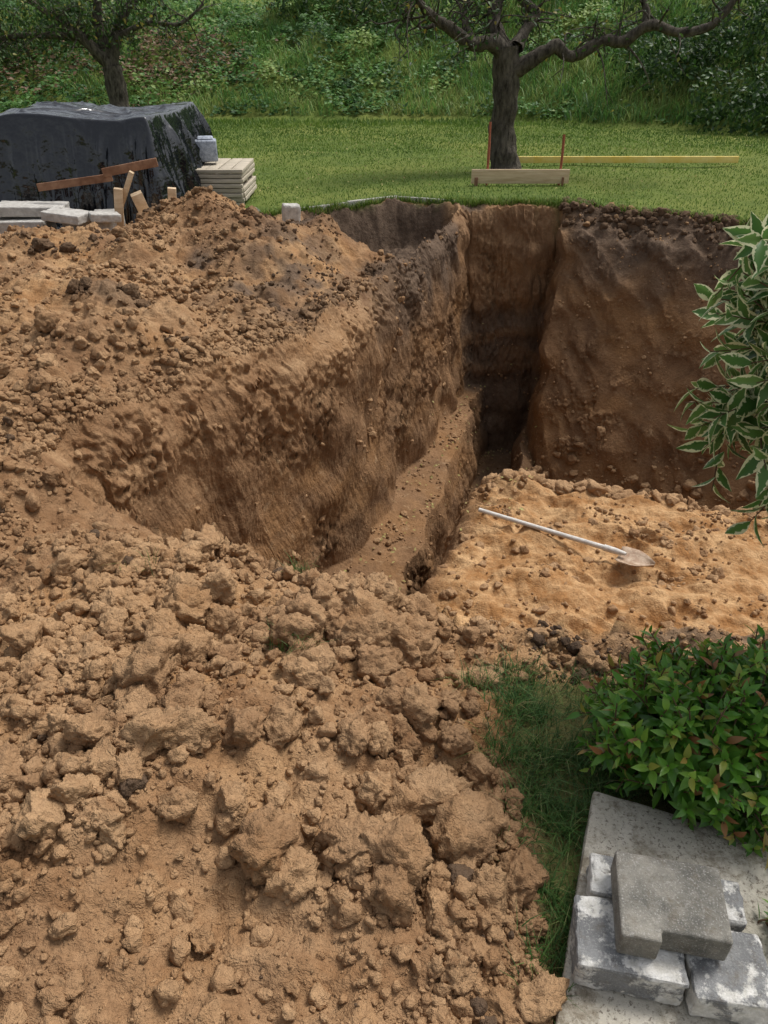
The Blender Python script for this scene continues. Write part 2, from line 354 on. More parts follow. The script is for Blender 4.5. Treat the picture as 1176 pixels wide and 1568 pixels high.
# ---------------------------------------------------------------- leaves / grass builders
def norm(a): return a/np.maximum(np.linalg.norm(a,axis=-1,keepdims=True),1e-9)
def leaves(P,D,N,L,W,nu=3,nv=4,fold=.25,curl=.25,shape=.8):
    n=len(P); D=norm(D); Sd=norm(np.cross(D,N)); Nn=np.cross(Sd,D)
    us=np.linspace(-1,1,nu); vs=np.linspace(0,1,nv)
    U,Vv=np.meshgrid(us,vs); U=U.ravel();Vv=Vv.ravel()
    pr=np.sin(np.pi*np.clip(Vv,0.02,.985)**shape)
    L=np.broadcast_to(L,(n,));W=np.broadcast_to(W,(n,))
    cu=curl*rng.uniform(.3,1.6,n)
    pos=P[:,None]+D[:,None]*(L[:,None]*Vv)[...,None]+Sd[:,None]*(W[:,None]*.5*U*pr)[...,None]+Nn[:,None]*((fold*np.abs(U)*pr*.5)[None]*W[:,None]-cu[:,None]*Vv[None]**2*L[:,None])[...,None]
    I=(np.arange(nv-1)[:,None]*nu+np.arange(nu-1)[None]).ravel(); f=np.stack([I,I+1,I+nu+1,I+nu],1)
    Fq=(f[None]+(np.arange(n)*nu*nv)[:,None,None]).reshape(-1,4)
    c=np.zeros((n,nu*nv,3)); c[:,:,0]=np.abs(U)[None]; c[:,:,1]=rng.random(n)[:,None]; c[:,:,2]=Vv[None]
    return pos.reshape(-1,3),Fq,c
def blades(px,py,pz,h,w,lean=.5,g=None):
    n=len(px); th=rng.random(n)*2*np.pi; ld=np.stack([np.cos(th),np.sin(th),0*th],1); sd=np.stack([-np.sin(th),np.cos(th),0*th],1)
    k=(lean*rng.random(n)*h)[:,None]; P=np.stack([px,py,pz-.01],1); up=np.array([0,0,1.])
    a=P-sd*w[:,None]/2; b=P+sd*w[:,None]/2; m=P+up*(h*.6)[:,None]+ld*k*.35
    c1=m-sd*w[:,None]*.35; c2=m+sd*w[:,None]*.35; t=P+up*(h*.92)[:,None]+ld*k
    V=np.stack([a,b,c1,c2,t],1).reshape(-1,3); o=(np.arange(n)*5)[:,None]
    F=[o+np.array([[0,1,3,2]]),o+np.array([[2,3,4]])]
    c=np.zeros((n,5,3)); c[:,:,1]=(rng.random(n) if g is None else g)[:,None]
    return V,F,c.reshape(-1,3)
M_lawn=leafmat('lawn_blades',[(0,(.065,.13,.018)),(.5,(.13,.21,.034)),(.85,(.22,.29,.06)),(1,(.30,.27,.10))],.6,.25,.35)
M_gdark=leafmat('strip_grass',[(0,(.025,.065,.014)),(.6,(.055,.13,.026)),(.9,(.11,.19,.045)),(1,(.28,.24,.11))],.5,.3,.2)
M_weed=leafmat('hill_leaf',[(0,(.035,.09,.024)),(.4,(.075,.18,.038)),(.8,(.145,.285,.065)),(.95,(.27,.36,.10)),(1,(.20,.125,.07))],.55,.3,.35)
def lawn_pts(n,x0,x1,y0,y1,dens=1):
    x=rng.uniform(x0,x1,n); y=y0+(y1-y0)*rng.random(n)**1.3
    ye=np.interp(x,YEX,YEY); k=(y>ye-.02); x,y=x[k],y[k]; k=(hill(x,y)<.25); return x[k],y[k]
x,y=lawn_pts(110000,-9,9,8.6,21.8); g=np.clip(.35+.5*fbm(x*.35,y*.35,2,101)+.25*rng.normal(size=len(x))*.8,0,1)
b1=blades(x,y,terrain(x,y),rng.uniform(.02,.05,len(x))*(1+.3*(y>15)+1.5*ss(19.5,21.5,y)),rng.uniform(.006,.014,len(x))*(1+(y-9)*.09),.9,g)
x=rng.uniform(-2,7,14000); y=np.interp(x,YEX,YEY)+np.abs(rng.normal(0,.13,14000))-.04
b2=blades(x,y,terrain(x,y),rng.uniform(.03,.12,14000),rng.uniform(.006,.012,14000),1.4)
def join(parts):
    V=[];F3=[];F4=[];C=[];o=0
    for v,f,c in parts:
        V.append(v)
        for q in (f if isinstance(f,list) else [f]): (F4 if q.shape[1]==4 else F3).append(q+o)
        C.append(c.reshape(-1,3)); o+=len(v)
    fs=[]
    if F4: fs.append(np.concatenate(F4))
    if F3: fs.append(np.concatenate(F3))
    return np.concatenate(V),fs,np.concatenate(C)
mesh_np('lawn_grass',*(lambda j:(j[0],j[1],M_lawn,j[2]))(join([b1,b2])))
x=rng.uniform(.3,1.6,52000); y=rng.uniform(.35,1.8,52000); k=(x>.36+.05*pn2(y*7,x*5,31)+.03*rng.normal(size=len(x)))&(x<.66)|((y>1.3)&(x>.4)&(y<1.72)); x,y=x[k],y[k]
k=rng.random(len(x))<.20+.80*ss(-.2,.2,fbm(x*6,y*6,2,110)); x,y=x[k],y[k]
g1=blades(x,y,terrain(x,y),rng.uniform(.02,.075,len(x)),rng.uniform(.0018,.004,len(x)),1.9)
tx=[];ty=[]
for cx,cy,n in [(-.30,1.78,60),(-.33,2.31,60),(-.28,1.74,40),(.33,1.45,140),(.3,1.7,90),(-.9,2.2,20)]:
    tx.append(rng.normal(cx,.03,n)); ty.append(rng.normal(cy,.025,n))
x=np.concatenate(tx);y=np.concatenate(ty)
g2=blades(x,y,terrain(x,y)+.03,rng.uniform(.03,.08,len(x)),rng.uniform(.0015,.003,len(x)),1.6)
mesh_np('grass_strip',*(lambda j:(j[0],j[1],M_gdark,j[2]))(join([g1,g2])))
n=130000; x=rng.uniform(-16,14,n); y=rng.uniform(16,30,n); h=hill(x,y); k=(h>.08)&(h<7); x,y=x[k],y[k]
pt=fbm(x*.45,y*.6,3,120); leafy=pt+.35*ss(2,-6,x)-.25*ss(1,5,x)+.12*rng.normal(size=len(x))
xl,yl=x[leafy>0],y[leafy>0]; xg,yg=x[leafy<=0],y[leafy<=0]
hh=.10+.42*np.clip(fbm(xl*1.3,yl*1.3,2,121)+.4,0,1)
P=np.stack([xl,yl,terrain(xl,yl)+hh*rng.random(len(xl))],1)
D=rng.normal(size=P.shape); D[:,2]=np.abs(D[:,2])*.3; N=rng.normal(size=P.shape)*.4+np.array([0,-.5,1.])
lv=leaves(P,D,N,rng.uniform(.06,.17,len(P)),rng.uniform(.05,.12,len(P)),3,3,.2,.3)
gc=np.clip(.45+.75*fbm(xl*.8,yl*.8,3,122)+.18*rng.normal(size=len(xl)),0,.94); gc=np.where(xl<-9,gc*.7,gc)
br=np.exp(-((xl+6.4)/1.9)**2-((yl-24.6)/1.3)**2)+.8*np.exp(-((xl+10.5)/1.6)**2-((yl-24.0)/.8)**2); gc=np.where(rng.random(len(xl))<br*.85,1.0,gc)
lv[2][:,:,1]=gc[:,None]
gc2=np.clip(.62+.6*fbm(xg*.6,yg*.6,3,123)+.2*rng.normal(size=len(xg)),0,.96)
bl=blades(xg,yg,terrain(xg,yg),rng.uniform(.12,.42,len(xg)),rng.uniform(.015,.03,len(xg)),1.8,gc2)
mesh_np('hillside_vegetation',*(lambda j:(j[0],j[1],M_weed,j[2]))(join([lv,bl])))
# ---------------------------------------------------------------- trees
def tube(pts,rad,ns=8,bark=.08):
    pts=np.array(pts,float); n=len(pts)
    T=np.linspace(0,n-1,(n-1)*7+1); i=np.clip(T.astype(int),0,n-2); f=T-i
    g=lambda k:pts[np.clip(k,0,n-1)]
    p0,p1,p2,p3=g(i-1),g(i),g(i+1),g(i+2); f=f[:,None]
    C=.5*((2*p1)+(-p0+p2)*f+(2*p0-5*p1+4*p2-p3)*f**2+(-p0+3*p1-3*p2+p3)*f**3)
    r=np.interp(T,np.arange(n),rad)
    t=norm(np.gradient(C,axis=0)); ref=np.array([.31,.9,.3]); a=norm(np.cross(t,ref)); b=np.cross(t,a)
    th=np.arange(ns)/ns*2*np.pi
    ring=(a[:,None]*np.cos(th)[None,:,None]+b[:,None]*np.sin(th)[None,:,None])
    P=C[:,None]+ring*r[:,None,None]
    k=1+bark*2*pn3(P[...,0]*6,P[...,1]*6,P[...,2]*4,5)+bark*1.2*pn3(P[...,0]*22,P[...,1]*22,P[...,2]*9,6)
    V=C[:,None]+ring*(r[:,None]*k)[...,None]; m=len(C)
    F=[]
    for q in range(m-1):
        for w in range(ns): F.append((q*ns+w,q*ns+(w+1)%ns,(q+1)*ns+(w+1)%ns,(q+1)*ns+w))
    return V.reshape(-1,3),np.array(F),np.zeros((m*ns,3)),C
M_bark=simple('bark',(.045,.038,.031),(.19,.165,.13),16,.95,.1,1,.05,sc=(1,1,.35))
M_tleaf=leafmat('tree_leaf',[(0,(.02,.05,.012)),(.6,(.055,.115,.025)),(.92,(.12,.18,.04)),(1,(.34,.27,.05))],.5,.35,.35)
def tree(name,branches,leafn,lsize,twl=.7,ntw=26):
    e=bpy.data.objects.new(name,None); S.collection.objects.link(e)
    parts=[];ends=[]
    for pts,rad,tw in branches:
        pts=np.array(pts,float); pts[2:]+=rng.normal(0,.035,pts[2:].shape)*(1 if len(pts)>3 else 0)
        v,f,c,C=tube(pts,rad,18 if rad[0]>.2 else (12 if rad[0]>.08 else 8),.13); parts.append((v,f,c))
        if tw:
            for k in range(int(ntw*tw)):
                i=rng.integers(len(C)//4,len(C)); p=C[i]; d=norm(rng.normal(size=3)*np.array([1,1,.7])+np.array([0,0,.45])); L=twl*rng.uniform(.4,1.2)
                q=[p,p+d*L*.5+rng.normal(size=3)*.06,p+d*L+rng.normal(size=3)*.12+np.array([0,0,-.08])]
                v,f,c,C2=tube(q,[.018,.011,.004],5); parts.append((v,f,c)); ends.append(C2[2:])
                for w in range(2):
                    p2=C2[rng.integers(3,len(C2))]; d2=norm(rng.normal(size=3)+d*.5)
                    v,f,c,C3=tube([p2,p2+d2*L*.25,p2+d2*L*.45],[.008,.005,.002],4); parts.append((v,f,c)); ends.append(C3)
    V,F,C=join(parts); mesh_np(name+'_wood',V,F,M_bark,None,True,e)
    E=np.concatenate(ends); i=rng.integers(0,len(E),leafn); P=E[i]+rng.normal(0,.07,(leafn,3))
    D=rng.normal(size=P.shape); D[:,2]-=.4; N=rng.normal(size=P.shape)+np.array([0,0,1.])
    v,f,c=leaves(P,D,N,rng.uniform(.7,1.3,leafn)*lsize,rng.uniform(.7,1.2,leafn)*lsize*.55,3,4)
    mesh_np(name+'_leaves',v,f,M_tleaf,c.reshape(-1,3),False,e); return e
Yt=13.1
def T(l,dy=0.,k=.25,dz=.08): return [(x,Yt+dy*i*k,z+dz-.06*(x>2.3)) for i,(x,z) in enumerate(l)]
tree('apple_tree',[
 ([(1.96,Yt,-.1),(1.95,Yt,.12),(1.92,Yt,.6),(1.90,Yt,1.1),(1.87,Yt,1.68)],[.31,.225,.195,.185,.19],0),
 (T([(1.88,1.45),(1.62,1.66),(1.35,1.64),(1.1,1.8),(.78,1.9),(.6,2.1),(.42,2.35),(.1,2.8)],-.4),[.15,.12,.09,.08,.065,.055,.045,.02],1),
 (T([(1.86,1.5),(1.72,1.75),(1.66,1.98),(1.74,2.3),(1.6,2.9),(1.8,3.6)],.5),[.15,.12,.105,.09,.06,.02],1),
 (T([(1.90,1.36),(2.1,1.38),(2.45,1.68),(2.62,1.70),(2.78,1.58),(3.2,1.80),(3.5,1.76),(3.85,1.88),(4.2,1.86),(4.55,1.93),(4.8,2.10),(4.95,2.5),(5.2,2.9)],-.2),[.15,.12,.095,.09,.085,.075,.075,.075,.06,.06,.05,.04,.02],1.2),
 (T([(3.85,1.90),(3.88,2.1),(3.78,2.35),(3.8,2.9)],.3),[.06,.055,.045,.02],.6),
 (T([(1.98,1.62),(2.15,1.85),(2.22,2.05),(2.1,2.35),(2.4,2.9)],.9),[.11,.08,.07,.06,.02],1),
 (T([(1.35,1.66),(1.2,1.98),(1.28,2.25),(1.0,2.7)],.9),[.06,.05,.045,.02],.7),
 (T([(.8,1.92),(.55,1.85),(.38,1.98),(.2,1.95)],-.6),[.04,.03,.025,.01],.5),
],1900,.075)
Yt=21.3; bz=float(terrain(np.array([-6.7]),np.array([21.3]))[0])
tree('fruit_tree',[
 ([(-6.65,Yt,bz-.1),(-6.7,Yt,bz+.5),(-6.72,Yt,1.25)],[.36,.24,.22],0),
 (T([(-6.72,1.15),(-7.2,1.7),(-7.6,2.1),(-8.4,2.6)],-.8),[.17,.13,.10,.03],1.2),
 (T([(-6.72,1.2),(-6.5,1.8),(-6.2,2.3),(-5.6,3.0)],.6),[.17,.13,.10,.03],1.2),
 (T([(-6.72,1.2),(-6.9,2.0),(-6.8,2.8),(-7.0,3.8)],.3),[.15,.12,.09,.03],1.2),
 (T([(-7.3,1.75),(-8.5,1.8),(-9.6,1.75),(-10.8,1.9)],-.9),[.09,.07,.05,.02],1.5),
 (T([(-6.4,1.8),(-5.6,2.05),(-4.8,2.1),(-4.2,2.4)],-.6),[.07,.05,.04,.02],.6),
],3800,.10,1.0,30)
M_shrub=leafmat('shrub_leaf',[(0,(.014,.04,.010)),(.6,(.04,.095,.018)),(1,(.09,.16,.03))],.5,.35,.25)
def shrub(name,blobs,n,ls,mat):
    PP=[];DD=[]
    w=np.array([b[3]*b[4]*b[5] for b in blobs])**.67; w/=w.sum()
    for b,k in zip(blobs,(w*n).astype(int)):
        d=norm(rng.normal(size=(k,3))); r=rng.uniform(.45,1.0,k)**.5*(1+.75*pn3(d[:,0]*2.2+b[0],d[:,1]*2.2,d[:,2]*2.2,6)+.4*pn3(d[:,0]*6+b[0],d[:,1]*6,d[:,2]*6,7))
        PP.append(np.array(b[:3])+d*r[:,None]*np.array(b[3:6])); DD.append(d)
    P=np.concatenate(PP);D=np.concatenate(DD)
    tz=terrain(P[:,0],P[:,1]); k=P[:,2]>tz; P,D=P[k],D[k]
    v,f,c=leaves(P,D*.5+rng.normal(size=D.shape)*.7,D+rng.normal(size=D.shape)*.5+np.array([0,0,.5]),rng.uniform(.7,1.3,len(P))*ls,rng.uniform(.7,1.2,len(P))*ls*.6,3,3)
    return mesh_np(name,v,f,mat,c.reshape(-1,3))
def hz(x,y): return float(terrain(np.array([x*1.]),np.array([y*1.]))[0])
shrub('bank_shrub',[(8.3,19.2,hz(8.3,19.2)+.3,1.3,1.0,.9),(9.9,18.4,hz(9.9,18.4)+.5,1.4,1.2,1.4),(7.2,21.4,hz(7.2,21.4)+.4,1.2,1,.8),(9.2,21.4,hz(9.2,21.4)+.6,1.8,1.2,1.3)],12000,.12,M_shrub)
shrub('bank_shrub',[(-11.5,24.5,hz(-11.5,24.5)+.3,2.0,1.0,.9),(-9.2,26,hz(-9.2,26)+.2,1.4,1,.7),(-2.4,27.5,hz(-2.4,27.5)+.4,1.2,1,.9),(-.3,27,hz(-.3,27)+.2,1.3,1,.7)],9000,.13,M_tleaf)
# ---------------------------------------------------------------- near shrubs
M_phot=leafmat('photinia_leaf',[(0,(.045,.14,.016)),(.5,(.10,.26,.028)),(.82,(.22,.39,.055)),(.9,(.30,.32,.06)),(.95,(.34,.13,.05)),(1,(.28,.17,.06))],.32,.5,.4)
M_var=leafmat('variegated_leaf',[(0,(.05,.13,.03)),(.6,(.10,.22,.05)),(1,(.17,.29,.08))],.4,.45,.35,edge=(.76,.77,.50))
M_twig=simple('twig',(.09,.05,.03),(.16,.10,.06),30)
def bush(name,cen,rad,nshoot,per,L,W,mat,nu,nv,up=.5,zmin=.03):
    e=bpy.data.objects.new(name,None); S.collection.objects.link(e)
    d=norm(rng.normal(size=(nshoot,3))); d[:,2]=np.where(d[:,2]<-.25-(up<.3),-d[:,2],d[:,2])
    r=rng.uniform(.55,1.0,nshoot)**.6*(1+.28*pn3(d[:,0]*2.5,d[:,1]*2.5,d[:,2]*2.5,7))
    tip=np.array(cen)+d*r[:,None]*np.array(rad); sd=norm(d+np.array([0,0,up])+rng.normal(size=d.shape)*.3)
    tw=[];PP=[];DD=[];NN=[];G=[]
    for k in range(nshoot):
        if tip[k,2]<zmin: continue
        b=tip[k]-sd[k]*L*2.2
        v,f,c,_=tube([b-(b-np.array([cen[0],cen[1],cen[2]-rad[2]*.8*(up>.3)]))*.6,b,tip[k]],[.004,.003,.0015],4); tw.append((v,f,c))
        a=norm(np.cross(sd[k],rng.normal(size=3))); bb=np.cross(sd[k],a)
        for j in range(per):
            th=j*2.4+rng.uniform(-.3,.3); t=j/per; o=a*math.cos(th)+bb*math.sin(th)
            PP.append(b+(tip[k]-b)*t); DD.append(o*(1-.45*t)+sd[k]*(.35+.6*t)); NN.append(sd[k]+rng.normal(size=3)*.15-o*.2)
            G.append((r[k],t))
    P=np.array(PP);D=np.array(DD);N=np.array(NN);G=np.array(G); n=len(P)
    sc=rng.uniform(.7,1.2,n)*(1-.35*G[:,1])
    v,f,c=leaves(P,D,N,L*sc,W*sc,nu,nv,.3,.25,.85)
    g=rng.random(n)*.75+.18*(G[:,1]>.6); g=np.where((G[:,1]>.7)&(rng.random(n)<.16),rng.uniform(.86,1,n),g); g=np.where((G[:,1]<.5)&(rng.random(n)<.02),1,g)
    c[:,:,1]=g[:,None]
    mesh_np(name+'_leaves',v,f,mat,c.reshape(-1,3),True,e)
    V_,F_,C_=join(tw); mesh_np(name+'_twigs',V_,F_,M_twig,None,True,e); return e
bush('photinia_shrub',(.94,1.38,.14),(.41,.31,.33),480,11,.062,.024,M_phot,3,6)
bush('photinia_shrub',(1.45,1.50,.12),(.3,.3,.33),160,11,.062,.023,M_phot,3,6)
vb=bush('variegated_shrub',(1.24,1.74,1.19),(.46,.42,.56),340,10,.110,.046,M_var,5,8,.1)
v,f,c,_=tube([(1.62,1.7,-.05),(1.58,1.72,.4),(1.45,1.72,.8),(1.38,1.72,1.2)],[.022,.018,.013,.006],7); mesh_np('stem',v,f,M_twig,None,True,vb)
bush('leafy_weed',(.60,.60,.03),(.06,.05,.06),12,6,.035,.012,M_phot,3,5)
bush('leafy_weed',(.93,.90,.10),(.07,.07,.09),22,7,.045,.015,M_phot,3,5)
M_fall=leafmat('fallen_leaf',[(0,(.24,.20,.06)),(.5,(.38,.34,.13)),(1,(.20,.13,.06))],.7,.2,.1)
x=np.concatenate([rng.uniform(-1,2.4,900),rng.uniform(-2,9,450)]); y=np.concatenate([rng.uniform(4.5,9.9,900),rng.uniform(10.3,18,450)])
i=inside(x,y,RIM)|(y>10.4); s_=(x-.06)*.9724-(y-4.3)*.2334; k=i&((y>10.4)|((s_>-.5)&(s_<.9)&(pdist(x,y,LW)>.3))); x,y=x[k],y[k]
P=np.stack([x,y,terrain(x,y)+.03+.02*(y>10.2)],1); D=rng.normal(size=P.shape)*np.array([1,1,.15])
v,f,c=leaves(P,D,np.tile([0,0,1.],(len(P),1))+rng.normal(size=P.shape)*.3,rng.uniform(.025,.05,len(P)),rng.uniform(.015,.03,len(P)),3,3)
mesh_np('fallen_leaves',v,f,M_fall,c.reshape(-1,3))
# ---------------------------------------------------------------- built things
def boxes(name,lst,mat,bev=.004,parent=None,rough=0):
    Vs=[];Fs=[];o=0
    cub=np.array([[x,y,z] for x in(-.5,.5) for y in(-.5,.5) for z in(-.5,.5)]); fc=np.array([[0,1,3,2],[4,6,7,5],[0,4,5,1],[2,3,7,6],[0,2,6,4],[1,5,7,3]])
    from mathutils import Euler
    for c,d,r in lst:
        R=np.array(Euler(r).to_matrix()); Vs.append((cub*np.array(d))@R.T+np.array(c)); Fs.append(fc+o); o+=8
    ob=mesh_np(name,np.concatenate(Vs),np.concatenate(Fs),mat,None,False,parent)
    if bev:
        m=ob.modifiers.new('b','BEVEL'); m.width=bev; m.segments=2
    if rough:
        s=ob.modifiers.new('s','SUBSURF'); s.subdivision_type='SIMPLE'; s.levels=s.render_levels=4
        t=bpy.data.textures.new(name+'t','CLOUDS'); t.noise_scale=.035; t.noise_depth=3
        q=ob.modifiers.new('d','DISPLACE'); q.texture=t; q.strength=rough; q.mid_level=.5; q.texture_coords='GLOBAL'
    return ob
M_wood=simple('raw_wood',(.50,.35,.21),(.70,.54,.36),6,.75,.2,.3,.003,sc=(.4,4,4))
M_oldwood=simple('grey_wood',(.34,.30,.23),(.54,.47,.37),7,.85,.2,.4,.004,sc=(.5,4,4))
M_dkwood=simple('brown_wood',(.17,.08,.045),(.32,.18,.11),9,.8,.2,.4,.004)
M_conc=simple('concrete',(.33,.31,.28),(.52,.50,.46),18,.9,.2,.5,.006)
def speckled(name,base,dk,lt,cover,patch=(.74,.72,.68)):
    n=NT(name,.92,.2); c=n.mix(n.rng(n.noise(14,6,.7),.35,.65),base,dk); c=n.mix(n.rng(n.noise(260,3,.6),.55,.68,0,.7),c,lt)
    c=n.mix(n.rng(n.noise(30,6,.75),.52,.66,0,.55),c,(.13,.105,.075))
    c=n.mix(n.rng(n.noise(9,7,.7),cover,cover+.05),c,n.mix(n.rng(n.noise(40,5,.7),.35,.65),patch,(.46,.44,.39))); b=n.bump(n.noise(200,4,.7),.8,.004); b=n.bump(n.noise(20,5,.7),.5,.015,b)
    return n.done(c,b)
M_paver=speckled('paver_concrete',(.28,.26,.22),(.12,.115,.10),(.42,.40,.37),.74)
M_mortar=speckled('mortared_block',(.26,.26,.255),(.15,.15,.15),(.38,.38,.36),.475)
n_=NT('slab_concrete',.93,.2); c_=n_.mix(n_.rng(n_.noise(5,7,.7),.35,.65),(.48,.44,.35),(.68,.63,.54)); c_=n_.mix(n_.rng(n_.noise(90,5,.75),.54,.62,0,.85),c_,(.16,.13,.10)); c_=n_.mix(n_.rng(n_.noise(4.5,7,.8),.49,.60,0,.8),c_,(.22,.18,.125))
M_slab=n_.done(c_,n_.bump(n_.noise(70,6,.75),.9,.010))
ya=math.radians(-20.6)
def loc(cx,cy,ang,lx,ly): return (cx+lx*math.cos(ang)-ly*math.sin(ang),cy+lx*math.sin(ang)+ly*math.cos(ang))
cx,cy=loc(.575,1.30,ya,.45,-.45)
boxes('concrete_slab',[((cx,cy,.02),(.9,.9,.09),(0,0,ya))],M_slab,.008,None,.008)
yb=math.radians(-11)
e=bpy.data.objects.new('concrete_block_pile',None); S.collection.objects.link(e)
zt=.068
def LB(lx,ly): return loc(.405,.80,yb,lx,ly)
for (lx,ly,w,d,zc,h,nm,m,r,dr) in [(.115,.08,.225,.16,zt+.045,.09,'block_front',M_mortar,.014,.0),(.32,.065,.165,.155,zt+.04,.08,'block_side',M_mortar,.014,.06),(.21,.22,.34,.10,zt+.04,.08,'block_back',M_mortar,.014,-.03)]:
    px,py=LB(lx,ly); boxes(nm,[((px,py,zc),(w,d,h),(0,0,yb+dr))],m,.008,e,r)
px,py=LB(.195,.135)
def notched(name,cx,cy,z0,h,ang,parent):
    pts=[(-.113,-.10),(-.03,-.10),(-.03,-.075),(.113,-.075),(.113,.095),(-.113,.095)]
    P=[loc(cx,cy,ang,a,b) for a,b in pts]; n=len(P)
    V=np.array([(x,y,z0) for x,y in P]+[(x,y,z0+h) for x,y in P])
    me=bpy.data.meshes.new(name); me.from_pydata(V.tolist(),[],[tuple(range(n))[::-1],tuple(range(n,2*n))]+[(i,(i+1)%n,n+(i+1)%n,n+i) for i in range(n)])
    me.materials.append(M_paver); o=bpy.data.objects.new(name,me); S.collection.objects.link(o); o.parent=parent
    m=o.modifiers.new('b','BEVEL'); m.width=.006; m.segments=3
notched('top_paver',px,py,zt+.094,.075,yb,e)
def gz(x,y): return float(terrain(np.array([x]),np.array([y]))[0])
e=bpy.data.objects.new('shovel',None); S.collection.objects.link(e)
A=np.array([.705,4.62,gz(.705,4.62)+.05]); B=np.array([1.52,4.11,0]); B[2]=gz(B[0],B[1])+.05
need=max([gz(*(A+(B-A)*t)[:2])+.02-(A+(B-A)*t)[2] for t in np.linspace(0,1,9)])
A[2]+=max(need,0);B[2]+=max(need,0)
M_hand=simple('shovel_handle',(.46,.44,.41),(.66,.63,.58),20,.6,.3)
M_steel=simple('rusty_steel',(.24,.14,.08),(.46,.35,.25),25,.6,.4)
v,f,c,_=tube([A,A+(B-A)*.5,B],[.017,.017,.019],10,0); mesh_np('handle',v,f,M_hand,None,True,e)
dr=norm(B-A); v,f,c,_=tube([B-dr*.02,B+dr*.06,B+dr*.13],[.024,.022,.012],10,0); mesh_np('socket',v,f,M_hand,None,True,e)
sd=norm(np.cross(dr,[0,0,1])); up=np.cross(sd,dr); us=np.linspace(-1,1,9); vs=np.linspace(0,1,10); VV=[]
for t in vs:
    w=.10*(1-.9*max(0,t-.45)**1.6/.55**1.6)*(.85 if t<.01 else 1)
    for u in us: VV.append(B+dr*(.08+.24*t)+sd*u*w+up*(.03*u*u-.035))
I=(np.arange(9)[:,None]*9+np.arange(8)[None]).ravel(); o=mesh_np('blade',np.array(VV),np.stack([I,I+1,I+10,I+9],1),M_steel,None,True,e)
q=o.modifiers.new('s','SOLIDIFY'); q.thickness=.004
e=bpy.data.objects.new('batter_board',None); S.collection.objects.link(e)
boxes('board',[((1.98,11.68,.12),(1.42,.03,.19),(0,0,0))],M_wood,.003,e)
M_rust=simple('rust_rebar',(.28,.075,.04),(.42,.14,.08),30)
for x,h,nm in((1.50,.82,'stake_a'),(2.56,.66,'stake_b')):
    v,f,c,_=tube([(x,11.72,-.1),(x+.004,11.72,h*.5),(x-.004,11.72,h)],[.018]*3,8,.1); mesh_np(nm,v,f,M_rust,None,True,e)
v_=[((1.34,11.655,.05),(.05,.02,.12),(0,0,0)),((2.6,11.655,.05),(.03,.02,.12),(0,0,0))]
boxes('cleats',v_,M_dkwood,.002,e)
M_yel=simple('yellow_board',(.80,.56,.12),(.88,.70,.28),5,.7,.2)
boxes('formwork_board',[((4.07,13.62,.10),(3.75,.04,.10),(0,0,math.radians(.5)))],M_yel,.003)
kp=[(-1.12,9.62),(.18,10.47),(.93,10.2)]
kl=[]
for (ax,ay),(bx,by) in zip(kp[:-1],kp[1:]):
    L=math.hypot(bx-ax,by-ay); a=math.atan2(by-ay,bx-ax); m=max(1,round(L/.75))
    for k in range(m):
        t=(k+.5)/m; kl.append(((ax+(bx-ax)*t,ay+(by-ay)*t,-.045+.012*math.sin(k*2)),(L/m-.01,.05,.20),(0,0,a+.01*math.sin(k*3))))
boxes('lawn_edging',kl,M_conc,.006)
boxes('stone_post',[((-1.05,8.75,-.04),(.19,.14,.60),(.05,.06,.3))],M_conc,.02,None,.02)
e=bpy.data.objects.new('timber_stack',None); S.collection.objects.link(e)
l=[]
for k in range(8):
    z=.03+k*.055
    if k%4==0:
        for j in range(3): l.append(((-2.22,10.15+j*.4,z),(.85,.08,.05),(0,0,.02*rng.normal())))
    else:
        for j in range(6): l.append(((-2.61+j*.155+rng.normal()*.006,10.55+rng.normal()*.015,z),(.14,1.0,.045),(0,0,.01*rng.normal())))
boxes('boards',l,M_oldwood,.004,e)
l=[]
for k in range(8):
    z=.03+k*.055; l.append(((-2.21+rng.normal()*.01,10.02+rng.normal()*.008,z),(.88,.05,.045),(0,0,.01*rng.normal())))
boxes('front_boards',l,M_oldwood,.004,e)
M_bag=simple('wrapped_block',(.20,.23,.29),(.45,.49,.55),22,.5,.5,.6,.02)
boxes('wrapped_stone_block',[((-2.28,10.5,.60),(.27,.24,.25),(0,0,.2)),((-2.28,10.5,.74),(.2,.18,.04),(0,0,.2))],M_bag,.03)
boxes('brick_pile',[((-2.72+.13*(k%2),10.45+.02*k,.49+.05*(k//2)),(.22,.11,.06),(0,0,.3*rng.normal())) for k in range(5)]+[((-2.72,10.4,.22),(.35,.5,.44),(0,0,0))],M_conc,.006)
boxes('paving_block_pile',[((-3.95,8.30,.10),(.75,.42,.2),(0,0,.08)),((-3.15,8.4,.10),(.5,.35,.2),(.05,0,-.15)),((-3.75,8.38,.275),(.7,.33,.1),(.02,.03,.12)),((-3.30,8.15,.25),(.42,.3,.09),(0,.08,-.2)),((-4.3,8.1,.27),(.5,.3,.12),(0,0,-.05)),((-2.93,8.2,.23),(.3,.2,.08),(0,.1,.5)),((-3.0,8.55,.12),(.3,.2,.22),(0,0,.3))],M_conc,.01,None,.012)
x=rng.normal(-2.35,.22,160); y=rng.normal(9.3,.2,160)
CV.clear();CF.clear();CC.clear();off=0
scatter_clods(x,y,R_(160,.03,.09,1.5),2,6,sink=-.5)
mesh_np('rubble_pile',np.concatenate(CV),np.concatenate(CF),simple('rubble',(.10,.10,.10),(.30,.28,.25),12))
